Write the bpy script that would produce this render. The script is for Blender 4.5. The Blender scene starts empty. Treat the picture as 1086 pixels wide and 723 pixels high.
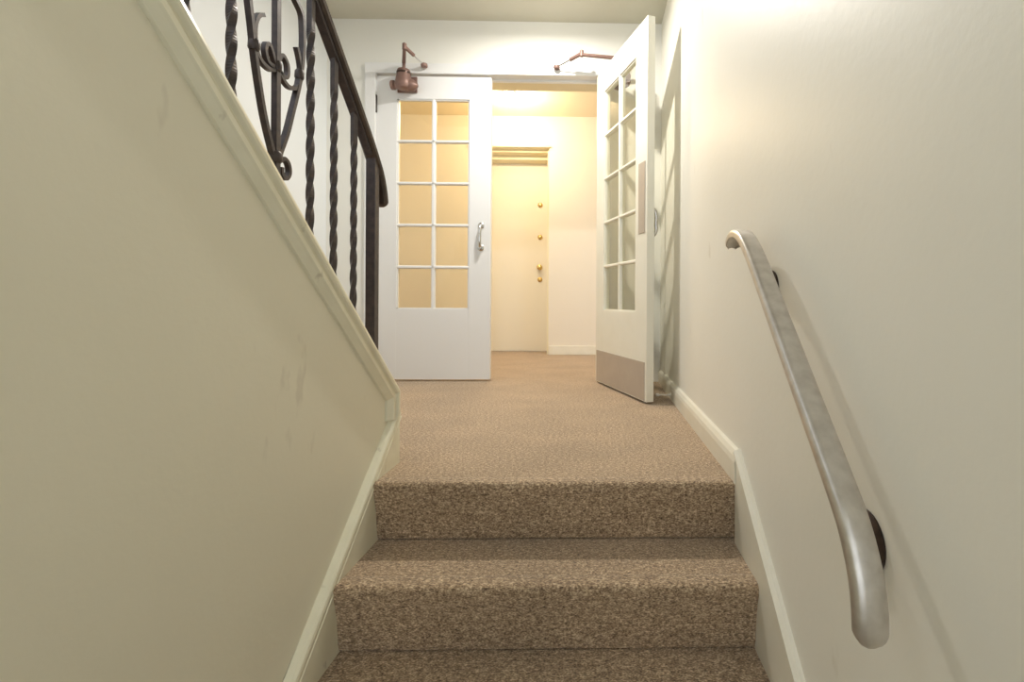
import bpy, bmesh, math, random
from mathutils import Vector, Matrix
random.seed(4)
R = math.radians
sc = bpy.context.scene
col = sc.collection

# ------------------------------------------------------------------ camera
cam_d = bpy.data.cameras.new('camera')
cam = bpy.data.objects.new('camera', cam_d)
col.objects.link(cam)
sc.camera = cam
cam_d.sensor_width = 36.0
cam_d.lens = 515.0 / 1086.0 * 36.0
cam_d.shift_x = (543 - 642.79) / 1086
cam_d.shift_y = (320.06 - 361.5) / 1086
cam_d.clip_start = 0.02
yaw, roll = R(-1.2), R(0.3)
fw = Vector((-math.sin(yaw), math.cos(yaw), 0))
rt0 = Vector((math.cos(yaw), math.sin(yaw), 0))
up0 = Vector((0, 0, 1))
rt = rt0 * math.cos(roll) + up0 * math.sin(roll)
up = up0 * math.cos(roll) - rt0 * math.sin(roll)
m = Matrix.Identity(4)
for i in range(3):
    m[i][0] = rt[i]; m[i][1] = up[i]; m[i][2] = -fw[i]; m[i][3] = (0, 0, .525)[i]
cam.matrix_world = m

# ------------------------------------------------------------------ world, lights, exposure
w = bpy.data.worlds.new('daylight')
sc.world = w
w.use_nodes = True
w.node_tree.nodes['Background'].inputs[0].default_value = (0.86, 0.93, 1.0, 1)
w.node_tree.nodes['Background'].inputs[1].default_value = 2.15

def light(name, kind, loc, energy, color, size, rot=(0, 0, 0)):
    d = bpy.data.lights.new(name, kind)
    d.energy = energy; d.color = color
    if kind == 'AREA':
        d.shape = 'DISK'; d.size = size
    else:
        d.shadow_soft_size = size
    o = bpy.data.objects.new(name, d)
    o.location = loc; o.rotation_euler = rot
    col.objects.link(o)
    return o
light('landing_lamp_light', 'AREA', (-.33, 2.58, 2.285), 26, (1.0, .95, .87), .07)
light('landing_lamp_glow', 'POINT', (-.33, 2.58, 2.22), 2.6, (1.0, .95, .86), .05)
light('hall_lamp_light', 'POINT', (-.77, 4.29, 2.13), 28, (1.0, .80, .53), .06)
sc.view_settings.view_transform = 'Standard'
sc.view_settings.look = 'None'
sc.view_settings.exposure = 0.0
sc.view_settings.gamma = 1.0
sc.view_settings.use_curve_mapping = False
sc.cycles.use_denoising = True
sc.cycles.max_bounces = 10
sc.cycles.diffuse_bounces = 6
sc.cycles.sample_clamp_indirect = 6

# ------------------------------------------------------------------ materials
def mat(name, color, rough=.6, metal=0.0, mottle=None, mscale=6, mamt=.5, bump=0, bscale=80, bdist=.002, emit=None, coat=0, marks=None):
    mt = bpy.data.materials.new(name); mt.use_nodes = True
    nt = mt.node_tree; b = nt.nodes['Principled BSDF']
    b.inputs['Base Color'].default_value = (*color, 1)
    b.inputs['Roughness'].default_value = rough
    b.inputs['Metallic'].default_value = metal
    if coat: b.inputs['Coat Weight'].default_value = coat
    geo = nt.nodes.new('ShaderNodeNewGeometry')
    cur = None
    if mottle:
        n = nt.nodes.new('ShaderNodeTexNoise'); n.inputs['Scale'].default_value = mscale; n.inputs['Detail'].default_value = 6
        nt.links.new(geo.outputs['Position'], n.inputs['Vector'])
        r = nt.nodes.new('ShaderNodeMapRange'); r.inputs['From Min'].default_value = .35; r.inputs['From Max'].default_value = .7
        r.inputs['To Max'].default_value = mamt
        nt.links.new(n.outputs['Fac'], r.inputs['Value'])
        x = nt.nodes.new('ShaderNodeMix'); x.data_type = 'RGBA'
        nt.links.new(r.outputs[0], x.inputs['Factor'])
        x.inputs['A'].default_value = (*color, 1); x.inputs['B'].default_value = (*mottle, 1)
        nt.links.new(x.outputs['Result'], b.inputs['Base Color'])
        cur = x.outputs['Result']
    if marks:   # faint scuffs
        mc, ms, thr = marks
        mp = nt.nodes.new('ShaderNodeMapping'); mp.inputs['Scale'].default_value = (1, 1, .45); mp.inputs['Rotation'].default_value = (.6, 0, 0)
        nt.links.new(geo.outputs['Position'], mp.inputs['Vector'])
        n = nt.nodes.new('ShaderNodeTexNoise'); n.inputs['Scale'].default_value = ms; n.inputs['Detail'].default_value = 3
        nt.links.new(mp.outputs[0], n.inputs['Vector'])
        r = nt.nodes.new('ShaderNodeMapRange'); r.inputs['From Min'].default_value = thr; r.inputs['From Max'].default_value = thr + .06
        r.inputs['To Max'].default_value = .35
        nt.links.new(n.outputs['Fac'], r.inputs['Value'])
        x = nt.nodes.new('ShaderNodeMix'); x.data_type = 'RGBA'
        nt.links.new(r.outputs[0], x.inputs['Factor'])
        if cur: nt.links.new(cur, x.inputs['A'])
        else: x.inputs['A'].default_value = (*color, 1)
        x.inputs['B'].default_value = (*mc, 1)
        nt.links.new(x.outputs['Result'], b.inputs['Base Color'])
    if bump:
        n = nt.nodes.new('ShaderNodeTexNoise'); n.inputs['Scale'].default_value = bscale; n.inputs['Detail'].default_value = 5
        nt.links.new(geo.outputs['Position'], n.inputs['Vector'])
        bp = nt.nodes.new('ShaderNodeBump'); bp.inputs['Strength'].default_value = bump; bp.inputs['Distance'].default_value = bdist
        nt.links.new(n.outputs['Fac'], bp.inputs['Height'])
        nt.links.new(bp.outputs[0], b.inputs['Normal'])
    if emit:
        b.inputs['Emission Color'].default_value = (*emit[0], 1); b.inputs['Emission Strength'].default_value = emit[1]
    return mt

M = {}
M['wall'] = mat('cream_plaster', (.84, .825, .76), .45, mottle=(.80, .785, .71), mscale=2.5, bump=.25, bscale=45, marks=((.50, .45, .34), 9, .70))
M['halfwall'] = mat('aged_cream_plaster', (.765, .73, .59), .45, mottle=(.72, .685, .545), mscale=2.5, bump=.25, bscale=45, marks=((.50, .45, .35), 13, .69))
M['white_wall'] = mat('white_plaster', (.84, .84, .80), .55, bump=.2, bscale=45)
M['cool_wall'] = mat('cool_white_plaster', (.80, .84, .88), .55, bump=.2, bscale=45)
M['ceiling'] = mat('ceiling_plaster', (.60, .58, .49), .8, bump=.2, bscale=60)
M['hall_wall'] = mat('hall_plaster', (.78, .73, .64), .6, bump=.3, bscale=30)
M['hall_ceiling'] = mat('hall_ceiling_plaster', (.80, .70, .52), .7)
M['trim'] = mat('cream_gloss_paint', (.81, .785, .69), .3, mottle=(.75, .72, .60), mscale=14, bump=.15, bscale=60)
M['old_trim'] = mat('aged_gloss_paint', (.79, .76, .60), .28, mottle=(.70, .665, .50), mscale=16, bump=.2, bscale=50, marks=((.28, .22, .13), 24, .655))
M['white_paint'] = mat('white_gloss_paint', (.82, .83, .84), .32, bump=.08, bscale=70)
M['door_paint'] = mat('cream_door_paint', (.84, .83, .74), .32, mottle=(.78, .77, .66), mscale=7, bump=.1, bscale=60)
M['far_door'] = mat('flat_door_paint', (.79, .74, .62), .45)
M['far_trim'] = mat('far_trim_paint', (.78, .70, .48), .4)
M['chrome'] = mat('worn_chrome', (.62, .62, .62), .22, 1)
M['brass'] = mat('brass', (.75, .55, .22), .25, 1)
M['iron'] = mat('wrought_iron', (.055, .046, .048), .42, .5, mottle=(.12, .09, .08), mscale=60, bump=.4, bscale=160, bdist=.001)
M['rail_bronze'] = mat('bronze_rail', (.06, .045, .04), .35, .6, mottle=(.13, .10, .08), mscale=30)
M['copper'] = mat('brown_hammered_paint', (.20, .12, .10), .45, .25, mottle=(.29, .18, .15), mscale=30, bump=.2, bscale=200)
M['alu'] = mat('tarnished_aluminium', (.64, .60, .545), .34, .7, mottle=(.43, .39, .34), mscale=45, mamt=.55, bump=.15, bscale=120, bdist=.001)
M['bracket'] = mat('dark_bronze_bracket', (.05, .035, .03), .3, .7, mottle=(.14, .09, .07), mscale=50)
M['plate'] = mat('taupe_plate', (.50, .44, .375), .42, .2, mottle=(.44, .38, .32), mscale=12)
M['rubber'] = mat('dark_hinge', (.07, .06, .055), .5, .4)
M['diffuser'] = mat('lit_lamp_glass', (1, .95, .85), .5, emit=((1.0, .88, .66), 14))
M['lamp_glass'] = mat('lit_landing_glass', (1, .97, .9), .5, emit=((1.0, .95, .84), 6))
M['metal_white'] = mat('white_metal', (.8, .78, .72), .4)

def glass_mat(name, tint, gloss):
    mt = bpy.data.materials.new(name); mt.use_nodes = True
    nt = mt.node_tree; nt.nodes.clear()
    out = nt.nodes.new('ShaderNodeOutputMaterial')
    tr = nt.nodes.new('ShaderNodeBsdfTransparent'); tr.inputs[0].default_value = (*tint, 1)
    gl = nt.nodes.new('ShaderNodeBsdfGlossy'); gl.inputs['Roughness'].default_value = .02
    lw = nt.nodes.new('ShaderNodeLayerWeight'); lw.inputs['Blend'].default_value = .5
    pw = nt.nodes.new('ShaderNodeMath'); pw.operation = 'POWER'; pw.inputs[1].default_value = 4.5
    fr = nt.nodes.new('ShaderNodeMath'); fr.operation = 'MULTIPLY_ADD'; fr.inputs[1].default_value = .6; fr.inputs[2].default_value = gloss
    nt.links.new(lw.outputs['Facing'], pw.inputs[0]); nt.links.new(pw.outputs[0], fr.inputs[0])
    mx = nt.nodes.new('ShaderNodeMixShader')
    nt.links.new(fr.outputs[0], mx.inputs[0]); nt.links.new(tr.outputs[0], mx.inputs[1]); nt.links.new(gl.outputs[0], mx.inputs[2])
    nt.links.new(mx.outputs[0], out.inputs[0])
    return mt
M['glass'] = glass_mat('door_glass', (.93, .89, .78), .03)
M['glass_clear'] = glass_mat('clear_door_glass', (.95, .94, .89), .03)

def carpet_mat():
    mt = bpy.data.materials.new('loop_carpet'); mt.use_nodes = True
    nt = mt.node_tree; b = nt.nodes['Principled BSDF']
    b.inputs['Roughness'].default_value = .95
    b.inputs['Sheen Weight'].default_value = .25
    geo = nt.nodes.new('ShaderNodeNewGeometry')
    mp = nt.nodes.new('ShaderNodeMapping'); mp.inputs['Scale'].default_value = (.62, 1, 1)
    nt.links.new(geo.outputs['Position'], mp.inputs['Vector'])
    def noise(s, det=2):
        n = nt.nodes.new('ShaderNodeTexNoise'); n.inputs['Scale'].default_value = s; n.inputs['Detail'].default_value = det
        nt.links.new(mp.outputs[0], n.inputs['Vector']); return n
    n1 = noise(300, 2); n2 = noise(135, 2); n3 = noise(5, 3)
    rp = nt.nodes.new('ShaderNodeValToRGB')
    e = rp.color_ramp.elements
    e[0].position = .30; e[0].color = (.055, .028, .017, 1)
    e[1].position = .72; e[1].color = (.90, .73, .50, 1)
    k = e.new(.5); k.color = (.37, .258, .162, 1)
    mixn = nt.nodes.new('ShaderNodeMix'); mixn.data_type = 'FLOAT'; mixn.inputs['Factor'].default_value = .38
    nt.links.new(n1.outputs['Fac'], mixn.inputs['A']); nt.links.new(n2.outputs['Fac'], mixn.inputs['B'])
    nt.links.new(mixn.outputs['Result'], rp.inputs['Fac'])
    wear = nt.nodes.new('ShaderNodeMapRange'); wear.inputs['From Min'].default_value = .3; wear.inputs['From Max'].default_value = .7
    wear.inputs['To Min'].default_value = .90; wear.inputs['To Max'].default_value = 1.08
    nt.links.new(n3.outputs['Fac'], wear.inputs['Value'])
    x = nt.nodes.new('ShaderNodeMix'); x.data_type = 'RGBA'; x.blend_type = 'MULTIPLY'; x.inputs['Factor'].default_value = 1
    nt.links.new(rp.outputs['Color'], x.inputs['A']); nt.links.new(wear.outputs[0], x.inputs['B'])
    nt.links.new(x.outputs['Result'], b.inputs['Base Color'])
    bp = nt.nodes.new('ShaderNodeBump'); bp.inputs['Strength'].default_value = .9; bp.inputs['Distance'].default_value = .004
    nt.links.new(mixn.outputs['Result'], bp.inputs['Height']); nt.links.new(bp.outputs[0], b.inputs['Normal'])
    return mt
M['carpet'] = carpet_mat()

# ------------------------------------------------------------------ mesh helpers
def box(bm, x0, x1, y0, y1, z0, z1, bev=0):
    vs = [bm.verts.new((x, y, z)) for x in (x0, x1) for y in (y0, y1) for z in (z0, z1)]
    fs = [bm.faces.new([vs[i] for i in f]) for f in ((0, 1, 3, 2), (4, 6, 7, 5), (0, 4, 5, 1), (2, 3, 7, 6), (0, 2, 6, 4), (1, 5, 7, 3))]
    if bev:
        es = list({e for f in fs for e in f.edges})
        bmesh.ops.bevel(bm, geom=es, offset=bev, segments=2, affect='EDGES', profile=.6)
def prism_yz(bm, poly, x0, x1):
    a = [bm.verts.new((x0, y, z)) for y, z in poly]; b = [bm.verts.new((x1, y, z)) for y, z in poly]
    n = len(poly)
    bm.faces.new(a); bm.faces.new(b[::-1])
    for i in range(n): bm.faces.new((a[i], b[i], b[(i + 1) % n], a[(i + 1) % n]))
def loft(bm, rings, caps=True, closed=True):
    V = [[bm.verts.new(p) for p in r] for r in rings]
    n = len(V[0])
    for a, b in zip(V, V[1:]):
        for i in range(n if closed else n - 1):
            bm.faces.new((a[i], a[(i + 1) % n], b[(i + 1) % n], b[i]))
    if caps:
        bm.faces.new(V[0][::-1]); bm.faces.new(V[-1])
def sweep_yz(bm, prof, path):
    """profile (X, n) swept along a path in the YZ plane, mitred; n is the offset to the left of travel"""
    P = [Vector(p) for p in path]; rings = []
    for i, p in enumerate(P):
        d0 = (P[i] - P[i - 1]).normalized() if i else (P[1] - P[0]).normalized()
        d1 = (P[i + 1] - P[i]).normalized() if i < len(P) - 1 else d0
        n0 = Vector((-d0.y, d0.x)); n1 = Vector((-d1.y, d1.x))
        nn = (n0 + n1).normalized(); k = 1 / max(.3, nn.dot(n0))
        rings.append([(x, p.x + nn.x * n * k, p.y + nn.y * n * k) for x, n in prof])
    loft(bm, rings)
def sweep_round(bm, prof, path, hw, x0, start=.08, end=.25):
    V2 = [Vector(p) for p in path]; rings = []; Lp = 0
    for i, p in enumerate(V2):
        if i: Lp += (V2[i] - V2[i - 1]).length
        rem = sum((V2[k + 1] - V2[k]).length for k in range(i, len(V2) - 1))
        dd = (V2[min(i + 1, len(V2) - 1)] - V2[max(i - 1, 0)]).normalized(); nn = Vector((-dd.y, dd.x))
        k = 1.0
        if Lp < hw: k = math.sqrt(max(start, 1 - (1 - Lp / hw) ** 2))
        if rem < hw: k = min(k, math.sqrt(max(end, 1 - (1 - rem / hw) ** 2)))
        rings.append([(x0 + x * k, p.x + nn.x * n * k, p.y + nn.y * n * k) for x, n in prof])
    loft(bm, rings)
def smooth_path(P, n=8):
    P = [Vector(p) for p in P]; out = []
    Q = [P[0] * 2 - P[1]] + P + [P[-1] * 2 - P[-2]]
    for i in range(1, len(Q) - 2):
        a, b, c, d = Q[i - 1:i + 3]
        for k in range(n):
            t = k / n
            out.append(.5 * ((2 * b) + (c - a) * t + (2 * a - 5 * b + 4 * c - d) * t * t + (3 * b - a - 3 * c + d) * t ** 3))
    out.append(P[-1]); return out
def tube(bm, path, rad, sides=10, squash=1.0, twist=0.0, ref=(1, 0, 0), phase=0.0):
    P = [Vector(p) for p in path]; rings = []; L = 0
    ref = Vector(ref)
    for i, p in enumerate(P):
        if i: L += (P[i] - P[i - 1]).length
        d = (P[min(i + 1, len(P) - 1)] - P[max(i - 1, 0)]).normalized()
        a = (ref - d * ref.dot(d)).normalized(); b = d.cross(a)
        r = rad[i] if isinstance(rad, (list, tuple)) else rad
        rings.append([p + (a * math.cos(t) * squash + b * math.sin(t)) * r for t in [2 * math.pi * k / sides + phase + twist * L for k in range(sides)]])
    loft(bm, rings)
def lathe(bm, prof, origin, axis=(0, 0, 1), segs=24):
    """profile of (radius, height along axis)"""
    ax = Vector(axis).normalized(); u = ax.orthogonal().normalized(); v = ax.cross(u); o = Vector(origin)
    loft(bm, [[o + ax * h + (u * math.cos(t) + v * math.sin(t)) * max(r, 1e-4) for t in [2 * math.pi * k / segs for k in range(segs)]] for r, h in prof])
def obj(name, bm, material, parent=None, smooth=False, label=None):
    bmesh.ops.recalc_face_normals(bm, faces=bm.faces)
    me = bpy.data.meshes.new(name); bm.to_mesh(me); bm.free()
    me.materials.append(material)
    if smooth:
        for p in me.polygons: p.use_smooth = True
        try: me.set_sharp_from_angle(angle=R(38))
        except Exception: pass
    o = bpy.data.objects.new(name, me); col.objects.link(o)
    if parent: o.parent = parent
    if label: o['label'] = label
    return o
def tag(o, label, cat, group=None, kind=None):
    o['label'] = label; o['category'] = cat
    if group: o['group'] = group
    if kind: o['kind'] = kind
    return o
def thing(name, label, cat, loc=(0, 0, 0), group=None, kind=None):
    o = bpy.data.objects.new(name, None); o.empty_display_size = .1; col.objects.link(o); o.location = loc
    return tag(o, label, cat, group, kind)
def struct(name, bm, material, label, cat, smooth=False):
    return tag(obj(name, bm, material, smooth=smooth), label, cat, kind='structure')
B = bmesh.new

# ------------------------------------------------------------------ the setting
XR, XL = .425, -.655          # right wall, face of the left half wall
YB = 3.20                     # wall with the glazed doors
ZC = 2.362
# floor: landing and hall beyond, wraps to the first nosing
b = B(); box(b, -1.76, XR, 1.56, 5.16, -.10, 0); box(b, XL, XR, 1.44, 1.56, -.10, 0); box(b, XR, 1.3, 3.41, 4.83, -.1, 0)
struct('floor', b, M['carpet'], 'beige brown loop carpet on the landing and in the hall beyond', 'floor')
b = B(); box(b, XR, XR + .12, -1.6, YB + .0, -2.0, 3.3)
struct('wall_right', b, M['wall'], 'cream plastered wall on the right that carries the grey handrail', 'wall')
b = B(); box(b, -1.88, -1.76, -1.6, YB, -2.0, 3.3)
struct('wall_left', b, M['cool_wall'], 'white wall beyond the iron railing', 'wall')
b = B(); box(b, -1.88, -1.452, YB, 3.41, -.1, ZC); box(b, .047, XR + .12, YB, 3.41, -.1, ZC); box(b, -1.452, .047, YB, 3.41, 2.03, ZC)
struct('wall_back', b, M['white_wall'], 'white wall around the pair of glazed doors', 'wall')
b = B(); box(b, -.79, XR + .12, -1.72, -1.6, -2.0, -.05)  # added out of view to keep low light off the risers
struct('light_block_front', b, M['wall'], 'added unseen wall behind the viewer that blocks low light from the risers', 'wall')
# half wall beside the upper flight
S = .895
CT = (1.575, .236)            # top corner of the half wall end
b = B(); prism_yz(b, [(1.57, -2.0), (1.57, CT[1] - .01), (-.8, CT[1] - .01 + S * 2.37), (-1.6, CT[1] - .01 + S * 2.37), (-1.6, -2.0)], -.79, XL)
struct('wall_stair_side', b, M['halfwall'], 'scuffed cream half wall below the iron railing on the left', 'wall')
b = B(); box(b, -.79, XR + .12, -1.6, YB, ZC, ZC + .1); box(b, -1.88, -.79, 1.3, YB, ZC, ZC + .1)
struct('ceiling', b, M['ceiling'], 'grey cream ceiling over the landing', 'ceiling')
# hall beyond the doors
b = B(); box(b, -2.4, 1.3, 3.41, 5.3, ZC, ZC + .1); box(b, -1.88, -.2, 4.83, 5.3, ZC, ZC + .1)
struct('ceiling_hall', b, M['hall_ceiling'], 'warm lit ceiling of the hall behind the glazed doors', 'ceiling')
b = B()
box(b, -2.4, -1.255, 4.83, 5.25, -.1, ZC); box(b, -.47, 1.3, 4.83, 5.25, -.1, ZC); box(b, -1.255, -.47, 4.83, 5.25, 2.062, ZC)
box(b, -1.255, -.47, 5.20, 5.25, -.1, 2.062)
struct('wall_hall_far', b, M['hall_wall'], 'warm cream end wall of the hall around the flat door', 'wall')
b = B(); box(b, -2.4, -2.28, 3.41, 4.83, -.1, ZC)
struct('wall_hall_left', b, M['hall_wall'], 'left wall of the hall behind the closed glazed door', 'wall')
b = B(); box(b, 1.18, 1.3, 3.41, 4.83, -.1, ZC)
struct('wall_hall_right', b, M['hall_wall'], 'right wall of the hall behind the open glazed door', 'wall')
b = B(); box(b, -2.28, -1.76, 3.41, 4.83, -.1, 0)
struct('floor_hall', b, M['carpet'], 'carpet in the left end of the hall', 'floor')

# glazed door frame (casing and jambs)
b = B()
box(b, -1.508, -1.440, YB - .016, YB, 0, 2.062, .004); box(b, .035, .10, YB - .016, YB, 0, 2.062, .004)
box(b, -1.508, .10, YB - .018, YB - .001, 2.005, 2.072, .004)
box(b, -1.452, -1.436, YB, 3.41, 0, 2.03); box(b, .035, .047, YB, 3.41, 0, 2.03); box(b, -1.452, .047, YB, 3.285, 2.010, 2.032)
box(b, -1.436, .035, 3.262, 3.285, 1.995, 2.012)
struct('trim_1', b, M['white_paint'], 'white painted frame around the pair of glazed doors', 'door frame')
b = B(); box(b, -1.436, .035, 3.286, 3.43, 2.006, 2.029, .003)  # warm colour stands in for light bounced up from the hall floor
struct('trim_6', b, M['far_trim'], 'underside of the door head on the hall side, warm bounced light put into its colour', 'trim')
# far door recess lining
b = B()
box(b, -.505, -.47, 5.02, 5.20, 0, 2.0); box(b, -1.255, -1.23, 5.02, 5.20, 0, 2.0); box(b, -1.255, -.47, 5.02, 5.20, 1.985, 2.062, .004)
box(b, -.486, -.47, 4.83, 5.02, 0, 2.02); box(b, -1.255, -.47, 4.90, 5.02, 2.025, 2.062); box(b, -1.265, -.458, 4.80, 4.90, 2.048, 2.066, .003)
struct('trim_2', b, M['far_trim'], 'cream painted lining of the recess around the flat hall door', 'door frame')
b = B(); box(b, -.462, 1.18, 4.812, 4.83, 0, .088, .004)
struct('baseboard_hall', b, M['trim'], 'low cream baseboard on the hall end wall right of the flat door', 'baseboard')

# right baseboard on the landing, then sloping skirt down the stairs
prof = [(XR + .001, -.002), (.405, -.002), (.403, .06), (.406, .075), (.414, .088), (XR + .001, .092)]
b = B(); loft(b, [[(x, y, z) for x, z in prof] for y in (1.40, 2.9)])
loft(b, [[(x + .008 if x < .42 else x, y, z * .93) for x, z in prof] for y in (2.9, 3.18)])
struct('baseboard_right', b, M['trim'], 'cream baseboard along the landing under the right wall', 'baseboard')
b = B()
sl = .752
zt = lambda y: .098 + sl * (y - 1.409)
prism_yz(b, [(1.409, -.4), (1.409, .098 - .022), (-1.2, zt(-1.2) - .022), (-1.2, -2.0)], .408, XR)
ln = math.hypot(1, sl)
sweep_yz(b, [(XR, 0), (.416, -.001), (.410, -.006), (.4055, -.010), (.4055, -.020), (.410, -.024), (XR, -.028)], [(-1.2, zt(-1.2)), (1.409, .098)])
struct('trim_3', b, M['trim'], 'cream sloping skirt board along the steps under the right wall', 'skirt board')
# left skirt
ls = .83
zl = lambda y: .197 + ls * (y - 1.617)
b = B(); prism_yz(b, [(1.586, -.3), (1.586, .150), (-1.2, zl(-1.2) - .022), (-1.2, -2.0)], XL, -.636)
prism_yz(b, [(1.594, -.1), (1.594, .17), (1.5861, .17), (1.5861, -.1)], -.79, -.636)
sweep_yz(b, [(XL - .002, .006), (-.640, 0), (-.634, -.005), (-.632, -.012), (-.634, -.02), (-.638, -.026), (-.634, -.03), (-.636, -.036), (XL - .002, -.036)][::-1], [(-1.2, zl(-1.2)), (1.586, zl(1.586))])
struct('trim_4', b, M['old_trim'], 'chipped cream sloping skirt board along the steps under the left half wall', 'skirt board')
# cap trim of the half wall
b = B()
prof = [(XL - .003, -.050), (-.648, -.049), (-.638, -.037), (-.634, -.033), (-.634, -.022), (-.640, -.020), (-.636, -.014), (-.629, -.010), (-.627, -.004), (-.629, .004), (-.640, .008), (-.80, .008), (-.815, .002), (-.815, -.012), (-.80, -.016), (-.79, -.016), (-.79, -.050)]
sweep_yz(b, prof, [(-.80, CT[1] + S * 2.375), (CT[0], CT[1]), (CT[0], .150)])
struct('trim_5', b, M['old_trim'], 'moulded cream cap trim sloping down the edge of the half wall', 'trim')

# ------------------------------------------------------------------ lower flight
RISE, RUN = .176, .212
st = thing('carpeted_staircase', 'steps wrapped in brown loop carpet descending from the landing toward the viewer', 'stairs', (-.115, 1.43, -.176), kind='structure')
def step(i):
    y = 1.408 - RUN * i; z = -RISE * i
    P = [(y + .06, z - .001), (y + .035, z + .001)]
    rr = .013
    for k in range(0, 9):
        t = math.pi / 2 * k / 8
        P.append((y + rr - rr * math.sin(t), z + .001 - rr + rr * math.cos(t)))
    P += [(y + .001, z - .028), (y + .008, z - .05), (y + .017, z - .09), (y + .024, z - RISE + .02), (y + .029, z - RISE + .004), (y + .04, z - RISE - .002), (y + .10, z - RISE - .004), (y + .10, z - .03)]
    b = B(); prism_yz(b, [(a, c) for a, c in P], XL + .0, XR - .0)
    if True:   # the tread below this riser
        box(b, XL, XR, y - RUN + .05, y + .09, z - RISE - .05, z - RISE - .0005)
    o = obj('step', b, M['carpet'], smooth=True)
    o.parent = st; o.matrix_parent_inverse = Matrix.Translation(-Vector(st.location))
for i in range(8): step(i)
b = B(); box(b, XL, XR, -1.6, 1.408 - RUN * 8 + .1, -RISE * 8 - .1, -RISE * 8 - .001)
struct('floor_lower', b, M['carpet'], 'carpeted floor at the foot of the lower stairs', 'floor')
# upper flight behind the half wall
b = B()
for i in range(7):
    box(b, -1.76, -.79, 1.40 - .21 * i - .21, 1.40 - .21 * i, -.1, .20 * (i + 1), .0)
tag(obj('upper_staircase', b, M['carpet']), 'carpeted upper flight rising behind the half wall and iron railing', 'stairs', kind='structure')

# ------------------------------------------------------------------ glazed doors
LW, LH, LT = .742, 1.982, .042
def leaf(name, s, label):
    """hinge at local x=0, leaf spans toward x = s*LW; stair side face at y=0, hall side at y=LT"""
    root = thing(name, label, 'door', kind='structure')
    def bx(bm, u0, u1, y0, y1, z0, z1, bev=0):
        a, c = sorted((s * u0, s * u1)); box(bm, a, c, y0, y1, z0, z1, bev)
    z0 = .012
    u = [.130, .600]                # glazed field
    zz = (.472, 1.847)
    b = B()
    bx(b, 0, u[0], 0, LT, z0, z0 + LH, .002); bx(b, u[1], LW, 0, LT, z0, z0 + LH, .002)
    bx(b, u[0] - .001, u[1] + .001, 0.0005, LT - .0005, z0, zz[0]); bx(b, u[0] - .001, u[1] + .001, 0.0005, LT - .0005, zz[1], z0 + LH)
    obj('door_frame', b, M['door_paint' if s < 0 else 'white_paint'], root)
    b = B()
    um = (u[0] + u[1]) / 2
    prof = [(-.015, .020), (-.010, .006), (-.006, .003), (.006, .003), (.010, .006), (.015, .020), (.015, LT - .020), (.010, LT - .006), (.006, LT - .003), (-.006, LT - .003), (-.010, LT - .006), (-.015, LT - .020)]
    loft(b, [[(s * (um + a), y, z) for a, y in prof] for z in (zz[0], zz[1])])
    ph = (zz[1] - zz[0]) / 5
    for k in range(1, 5):
        loft(b, [[(s * x, y, zz[0] + ph * k + a * .75) for a, y in prof] for x in (u[0], u[1])])
    # glazing bead around the field
    for (a0, a1, c0, c1) in ((u[0], u[1], zz[0], zz[0] + .008), (u[0], u[1], zz[1] - .008, zz[1]), (u[0], u[0] + .008, zz[0], zz[1]), (u[1] - .008, u[1], zz[0], zz[1])):
        bx(b, a0, a1, .008, LT - .008, c0, c1)
    obj('glazing_bars', b, M['door_paint' if s < 0 else 'white_paint'], root)
    b = B(); bx(b, u[0] + .004, u[1] - .004, LT / 2 - .002, LT / 2 + .002, zz[0] + .004, zz[1] - .004)
    obj('glass', b, M['glass' if s > 0 else 'glass_clear'], root)
    # pull handle on stair side
    b = B(); ux = LW - .062
    tube(b, smooth_path([(s * ux, 0, 1.020), (s * ux, -.030, 1.012), (s * ux, -.042, .98), (s * ux, -.040, .945), (s * ux, -.042, .91), (s * ux, -.030, .882), (s * ux, 0, .874)], 5), .0105, 10)
    h = obj('pull_handle', b, M['chrome'], root, smooth=True, label='chrome pull handle')
    b = B()
    for z in (1.020, .874): lathe(b, [(.021, 0), (.021, .004), (.012, .010)], (s * ux, 0, z), (0, -1, 0), 16)
    obj('handle_rosette', b, M['chrome'], h, smooth=True)
    # kick plate + push plate on hall side
    b = B(); bx(b, .018, LW - .018, LT, LT + .003, .018, .215, .001); obj('kick_plate', b, M['plate'], root, label='taupe kick plate')
    b = B(); bx(b, LW - .10, LW - .022, LT, LT + .003, .885, 1.255, .001); obj('push_plate', b, M['plate'], root, label='taupe push plate')
    for z in (1.81, .95, .25):
        b = B(); lathe(b, [(.006, -.058), (.008, -.055), (.008, .055), (.006, .058)], (-s * .006, -.004, z), (0, 0, 1), 12)
        bx(b, -.006, .002, -.0, .03, z - .055, z + .055)
        obj('hinge', b, M['rubber'], root)
    return root
d1 = leaf('door_1', 1, 'closed white glazed door leaf, ten panes, left of the opening')
d1.location = (-1.436, YB + .002, 0)
d2 = leaf('door_2', -1, 'open cream glazed door leaf with taupe kick plate, swung toward the right wall')
d2.location = (.040, YB - .012, 0)
d2.rotation_euler = (0, 0, R(110.4))

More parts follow.
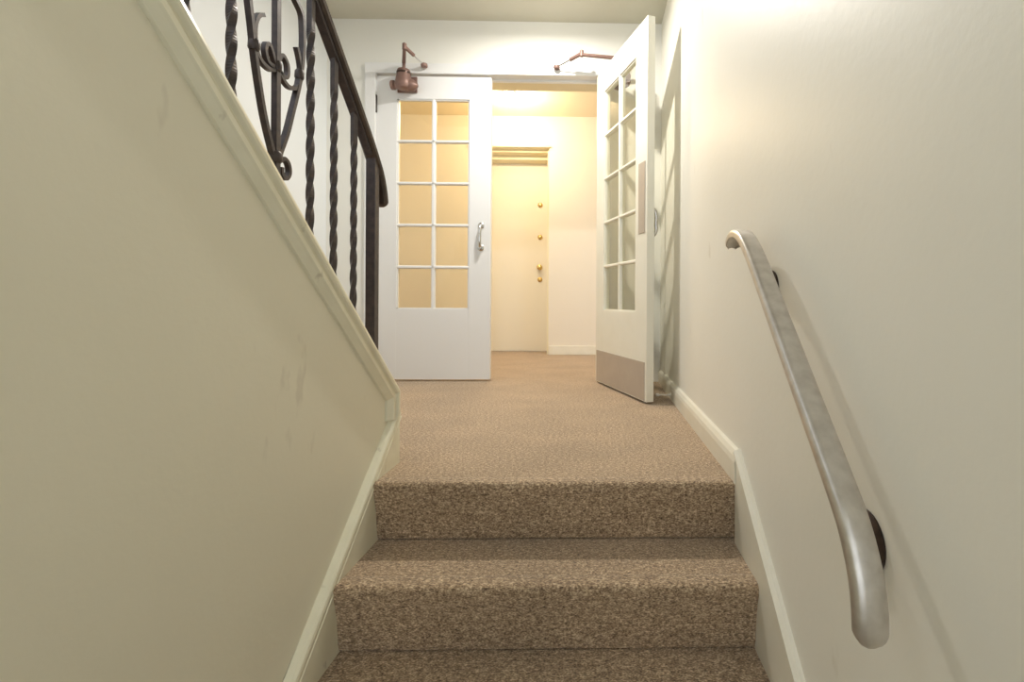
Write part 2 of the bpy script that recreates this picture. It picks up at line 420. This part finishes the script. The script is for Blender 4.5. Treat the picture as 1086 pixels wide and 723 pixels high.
# ------------------------------------------------------------------ flat door at the end of the hall
d3 = thing('door_3', 'flat cream door with four brass fittings at the end of the hall', 'door', (-1.23, 5.16, 0), kind='structure')
b = B(); box(b, 0, .725, 0, .04, .006, 1.99, .002); obj('door_panel', b, M['far_door'], d3)
for z, nm in ((1.545, 'deadbolt'), (1.205, 'deadbolt'), (.757, 'deadbolt')):
    b = B(); lathe(b, [(.026, 0), (.026, .006), (.020, .012), (.014, .014), (.012, .02), (.002, .022)], (.635, 0, z), (0, -1, 0), 20)
    obj(nm, b, M['brass'], d3, smooth=True)
b = B(); lathe(b, [(.028, 0), (.028, .005), (.014, .010), (.012, .025), (.022, .032), (.029, .044), (.028, .056), (.018, .064), (.001, .066)], (.635, 0, .885), (0, -1, 0), 20)
obj('door_knob', b, M['brass'], d3, smooth=True)

# ------------------------------------------------------------------ lamps
lamp = thing('ceiling_lamp', 'glowing round lamp on the hall ceiling behind the doors', 'lamp', (-.77, 4.29, ZC))
b = B(); lathe(b, [(.062, 0), (.062, -.012), (.045, -.020)], (0, 0, 0), (0, 0, 1), 24); obj('lamp_base', b, M['metal_white'], lamp, smooth=True)
b = B(); lathe(b, [(.050, -.018), (.070, -.036), (.078, -.060), (.070, -.086), (.050, -.104), (.024, -.113), (.001, -.115)], (0, 0, 0), (0, 0, 1), 24)
obj('lamp_globe', b, M['diffuser'], lamp, smooth=True)
lamp = thing('ceiling_lamp', 'round lamp on the landing ceiling just in front of the doors', 'lamp', (-.33, 2.58, ZC))
b = B(); lathe(b, [(.09, 0), (.09, -.012), (.06, -.020)], (0, 0, 0), (0, 0, 1), 28); obj('lamp_base', b, M['metal_white'], lamp, smooth=True)
b = B(); lathe(b, [(.058, -.018), (.060, -.032), (.055, -.050), (.040, -.066), (.018, -.073), (.001, -.075)], (0, 0, 0), (0, 0, 1), 28)
obj('lamp_globe', b, M['lamp_glass'], lamp, smooth=True)

# ------------------------------------------------------------------ iron railing
XB = -.72
rl = thing('iron_railing', 'dark wrought iron stair railing with twisted balusters on the half wall', 'railing', (XB, 1.58, .27))
inv = Matrix.Translation(-Vector(rl.location))
def rpart(name, bm, material, parent=None, smooth=True):
    o = obj(name, bm, material, smooth=smooth)
    o.parent = parent or rl
    if not parent: o.matrix_parent_inverse = inv
    return o
rail_under = lambda y: .990 + .955 * (1.562 - y)
cap_top = lambda y: CT[1] + .010 + S * (CT[0] - y)
def rot2(p, c, a):
    return p
# newel
b = B(); box(b, XB - .015, XB + .015, 1.562, 1.592, .20, .985, .002); rpart('newel_post', b, M['iron'], smooth=False)
# handrail: moulded cap on a flat channel, dropping in a curve past the newel
path = smooth_path([(-.2, rail_under(-.2) + .014), (.6, rail_under(.6) + .014), (1.30, rail_under(1.30) + .014), (1.50, rail_under(1.50) + .012), (1.573, .985), (1.612, .935), (1.634, .885), (1.641, .855), (1.643, .838)], 6)
b = B()
sweep_round(b, [(-.020, -.006), (-.013, -.012), (.013, -.012), (.020, -.006), (.022, .004), (.018, .011), (.008, .014), (-.008, .014), (-.018, .011), (-.022, .004)], [(p.x, p.y) for p in path], .018, XB, 1.0, .1)
rpart('handrail', b, M['rail_bronze'])
b = B()
sweep_yz(b, [(XB - .011, -.022), (XB + .011, -.022), (XB + .011, -.010), (XB - .011, -.010)], [(-.2, rail_under(-.2) + .014), (1.565, rail_under(1.565) + .014)])
rpart('rail_channel', b, M['iron'], smooth=False)
def twisted(y, bot=None):
    z0 = cap_top(y) - .03; z1 = rail_under(y) + .004
    n = 140
    zs = [z0 + (z1 - z0) * k / n for k in range(n + 1)]
    P = [(XB, y, z) for z in zs]
    rings = []
    for z in zs:
        tw = min(max(z - (z0 + .05), 0), (z1 - .10) - (z0 + .05)) * (math.pi / 2) / .058
        rings.append([(XB + .0098 * math.cos(t), y + .0098 * math.sin(t), z) for t in [math.pi / 4 + math.pi / 2 * k + tw for k in range(4)]])
    b = B(); loft(b, rings)
    return rpart('baluster', b, M['iron'], smooth=False)
for y in (1.456, 1.346, 1.236, .971, .862, .752, .30, .19): twisted(y)
def ornate(yc):
    dy = yc - 1.105; dz = -S * dy
    def q(P): return [Vector((XB, y + dy, z + dz)) for y, z in P]
    def flat(P, w=.006, t=.0075, n=6):
        bb = B(); tube(bb, smooth_path(q(P), n), w, 4, 1.3, 0, (1, 0, 0), math.pi / 4); return bb
    b = B(); box(b, XB - .0065, XB + .0065, yc - .0075, yc + .0075, cap_top(yc) - .03, rail_under(yc) + .004, .001)
    rpart('centre_bar', b, M['iron'], smooth=False)
    b = flat([(1.098, .835), (1.091, .855), (1.074, .895), (1.057, .945), (1.036, 1.03), (1.026, 1.09), (1.014, 1.16), (1.010, 1.24), (1.03, 1.30), (1.08, 1.335), (1.098, 1.352)], .0068)
    rpart('side_bar', b, M['iron'])
    b = flat([(1.109, .835), (1.117, .860), (1.140, .910), (1.158, .962), (1.186, 1.05), (1.200, 1.13), (1.200, 1.19), (1.193, 1.222), (1.165, 1.243), (1.135, 1.275), (1.112, 1.31)], .0068)
    rpart('side_bar', b, M['iron'])
    b = flat([(1.061, 1.139), (1.045, 1.128), (1.035, 1.105), (1.034, 1.075), (1.040, 1.050), (1.053, 1.036), (1.076, 1.031), (1.093, 1.036), (1.100, 1.048), (1.094, 1.062), (1.081, 1.083), (1.069, 1.080), (1.066, 1.062), (1.075, 1.045), (1.092, 1.044), (1.105, 1.052)], .0058)
    rpart('scroll', b, M['iron'])
    b = flat([(1.105, 1.052), (1.118, 1.041), (1.133, 1.037), (1.142, 1.048), (1.141, 1.070), (1.128, 1.083), (1.118, 1.080), (1.110, 1.062), (1.114, 1.045), (1.122, 1.032), (1.145, 1.022), (1.172, 1.030), (1.190, 1.055), (1.192, 1.082), (1.186, 1.108), (1.176, 1.130)], .0058)
    rpart('scroll', b, M['iron'])
    b = flat([(1.106, .835), (1.118, .842), (1.131, .850), (1.146, .842), (1.150, .822), (1.138, .806), (1.124, .812), (1.122, .828)], .0062)
    rpart('scroll', b, M['iron'])
    for y, z, r in ((1.103, .846, .0145), (1.034, 1.060, .0112), (1.190, 1.070, .0105), (1.106, 1.050, .011)):
        b = B(); lathe(b, [(r * .75, -.012), (r, -.007), (r, .007), (r * .75, .012)], (XB, y + dy, z + dz), (0, .1, 1), 12)
        rpart('collar', b, M['iron'])
ornate(1.105)

# ------------------------------------------------------------------ door closers
def closer(label, body_xy, rotz, elbow, shoe, grp):
    """body fixed to the face; local -y points away from the door face"""
    root = thing('door_closer', label, 'door closer', (body_xy[0], body_xy[1], 1.94))
    root.rotation_euler = (0, 0, rotz)
    b = B(); lathe(b, [(.030, -.062), (.046, -.055), (.055, -.035), (.051, -.008), (.044, .03), (.041, .058), (.037, .066), (.016, .070)], (-.005, -.060, 0), (0, 0, 1), 24)
    body = obj('body', b, M['copper'], root, smooth=True)
    b = B(); lathe(b, [(.026, -.088), (.030, -.083), (.030, -.066), (.025, -.062), (.028, -.03), (.036, 0), (.039, .03), (.036, .055), (.020, .072), (.012, .082)], (0, -.055, -.030), (1, 0, 0), 20)
    obj('cylinder', b, M['copper'], body, smooth=True)
    b = B(); lathe(b, [(.006, 0), (.006, .018), (.004, .022)], (.062, -.055, -.038), (1, 0, .1), 10)
    obj('adjusting_screw', b, M['bracket'], body, smooth=True)
    b = B(); box(b, -.065, .062, -.014, -.0005, -.058, .045, .004); obj('mounting_plate', b, M['copper'], root)
    b = B(); lathe(b, [(.0445, .035), (.0445, .048), (.040, .050)], (-.005, -.060, 0), (0, 0, 1), 24); obj('band', b, M['bracket'], body, smooth=True)
    # arms are worked out in world space, then brought into the root's space
    Mi = (Matrix.Translation(root.location) @ Matrix.Rotation(rotz, 4, 'Z')).inverted()
    sp = Matrix.Rotation(rotz, 4, 'Z') @ Vector((-.005, -.060, 0)) + root.location + Vector((0, 0, .075))
    elbow = Vector(elbow); shoe = Vector(shoe)
    def seg(p, q_, r0, r1, sides=12, sq=1):
        dd = (q_ - p).normalized()
        bb = B(); tube(bb, [Mi @ p, Mi @ q_], [r0, r1], sides, sq, 0, (0, 0, 1) if abs(dd.z) < .9 else (1, 0, 0)); return bb
    top = sp + Vector((0, 0, .045))
    b = seg(sp - Vector((0, 0, .01)), top, .010, .010)
    a = seg(top - Vector((0, 0, .008)), elbow - Vector((0, 0, .008)), .012, .0105)
    me_t = bpy.data.meshes.new('t'); a.to_mesh(me_t); a.free(); b.from_mesh(me_t)
    lathe(b, [(.013, -.018), (.013, .016), (.006, .022)], Mi @ elbow, (0, 0, 1), 14)
    obj('main_arm', b, M['copper'], root, smooth=True)
    mid = elbow.lerp(shoe, .45)
    b = seg(elbow, mid, .0115, .0115)
    obj('forearm', b, M['copper'], root, smooth=True)
    b = seg(elbow.lerp(shoe, .42), shoe, .0045, .0045)
    obj('rod', b, M['chrome'], root, smooth=True)
    b = B(); lathe(b, [(.018, -.012), (.022, -.004), (.020, .008), (.008, .012)], Mi @ shoe, (0, 0, 1), 14)
    c = Mi @ Vector((shoe.x, shoe.y, shoe.z)); c2 = Mi @ Vector((shoe.x, YB - .019, shoe.z))
    tube(b, [c, c2], .014, 10, .6, 0, (0, 0, 1))
    obj('shoe', b, M['copper'], root, smooth=True)
closer('brown cast door closer with folded arm on the closed glazed door', (-1.235, YB + .002), 0, (-1.175, 2.985, 2.075), (-1.115, YB - .045, 2.045), None)
a = R(110.4)
p = Vector((.040, YB - .012, 0)) + Matrix.Rotation(a, 3, 'Z') @ Vector((-.17, 0, 0))
closer('brown door closer arm reaching over the open glazed door to the white header', (p.x, p.y), a, (-.097, 3.035, 2.075), (-.262, YB - .045, 2.045), None)

# ------------------------------------------------------------------ grey wall handrail
XH = .362
hr = thing('wall_handrail', 'tarnished grey metal handrail with curved ends on the right wall', 'handrail', (XR, .94, .44))
hinv = Matrix.Translation(-Vector(hr.location))
def hpart(name, bm, material, smooth=True, label=None, parent=None):
    o = obj(name, bm, material, smooth=smooth, label=label)
    o.parent = parent or hr
    if not parent: o.matrix_parent_inverse = hinv
    return o
path = smooth_path([(.628, .075), (.628, .115), (.640, .165), (.668, .215), (.712, .262), (.78, .328), (.92, .463), (1.06, .598), (1.125, .655), (1.175, .688), (1.225, .700), (1.265, .692), (1.290, .670)], 7)
hw = .0215
prof = [(-hw, -.009), (-hw * 1.02, .000), (-hw * .97, .0055), (-hw * .82, .0088), (-hw * .4, .0103), (0, .0108), (hw * .4, .0103), (hw * .82, .0088), (hw * .97, .0055), (hw * 1.02, .000), (hw, -.009), (hw * .82, -.010), (hw * .7, -.002), (0, .003), (-hw * .7, -.002), (-hw * .82, -.010)]
b = B()
P = [(p.x, p.y) for p in path]
sweep_round(b, prof, P, hw, XH)
hpart('rail', b, M['alu'])
for yr, zr, yw, zw in ((.765, .300, .745, .158), (1.105, .630, 1.165, .557)):
    b = B(); lathe(b, [(.046, 0), (.047, .004), (.040, .010), (.020, .014), (.014, .022)], (XR, yw, zw), (-1, 0, 0), 28)
    pl = hpart('bracket', b, M['bracket'], label='dark bronze bracket')
    b = B()
    tube(b, smooth_path([(XR - .015, yw, zw), (XR - .035, yw + .004, zw - .004), (XH - .002, (yr + yw) / 2 + .01, zw + .004), (XH - .030, yr + .012, zr - .072), (XH - .030, yr + .004, zr - .035), (XH - .004, yr, zr - .012)], 6), .0085, 10)
    box(b, XH - .016, XH + .016, yr - .02, yr + .02, zr - .016, zr - .011, .001)
    o = obj('bracket_arm', b, M['bracket'], smooth=True); o.parent = pl; o.matrix_parent_inverse = hinv
# small cream door stop on the baseboard
b = B(); lathe(b, [(.012, 0), (.012, .004), (.004, .006), (.004, .062), (.008, .064), (.008, .078), (.004, .080)], (.404, 2.60, .028), (-1, 0, 0), 14)
tag(obj('door_stop', b, M['metal_white'], smooth=True), 'small cream door stop sticking out of the right baseboard behind the open door', 'door stop')
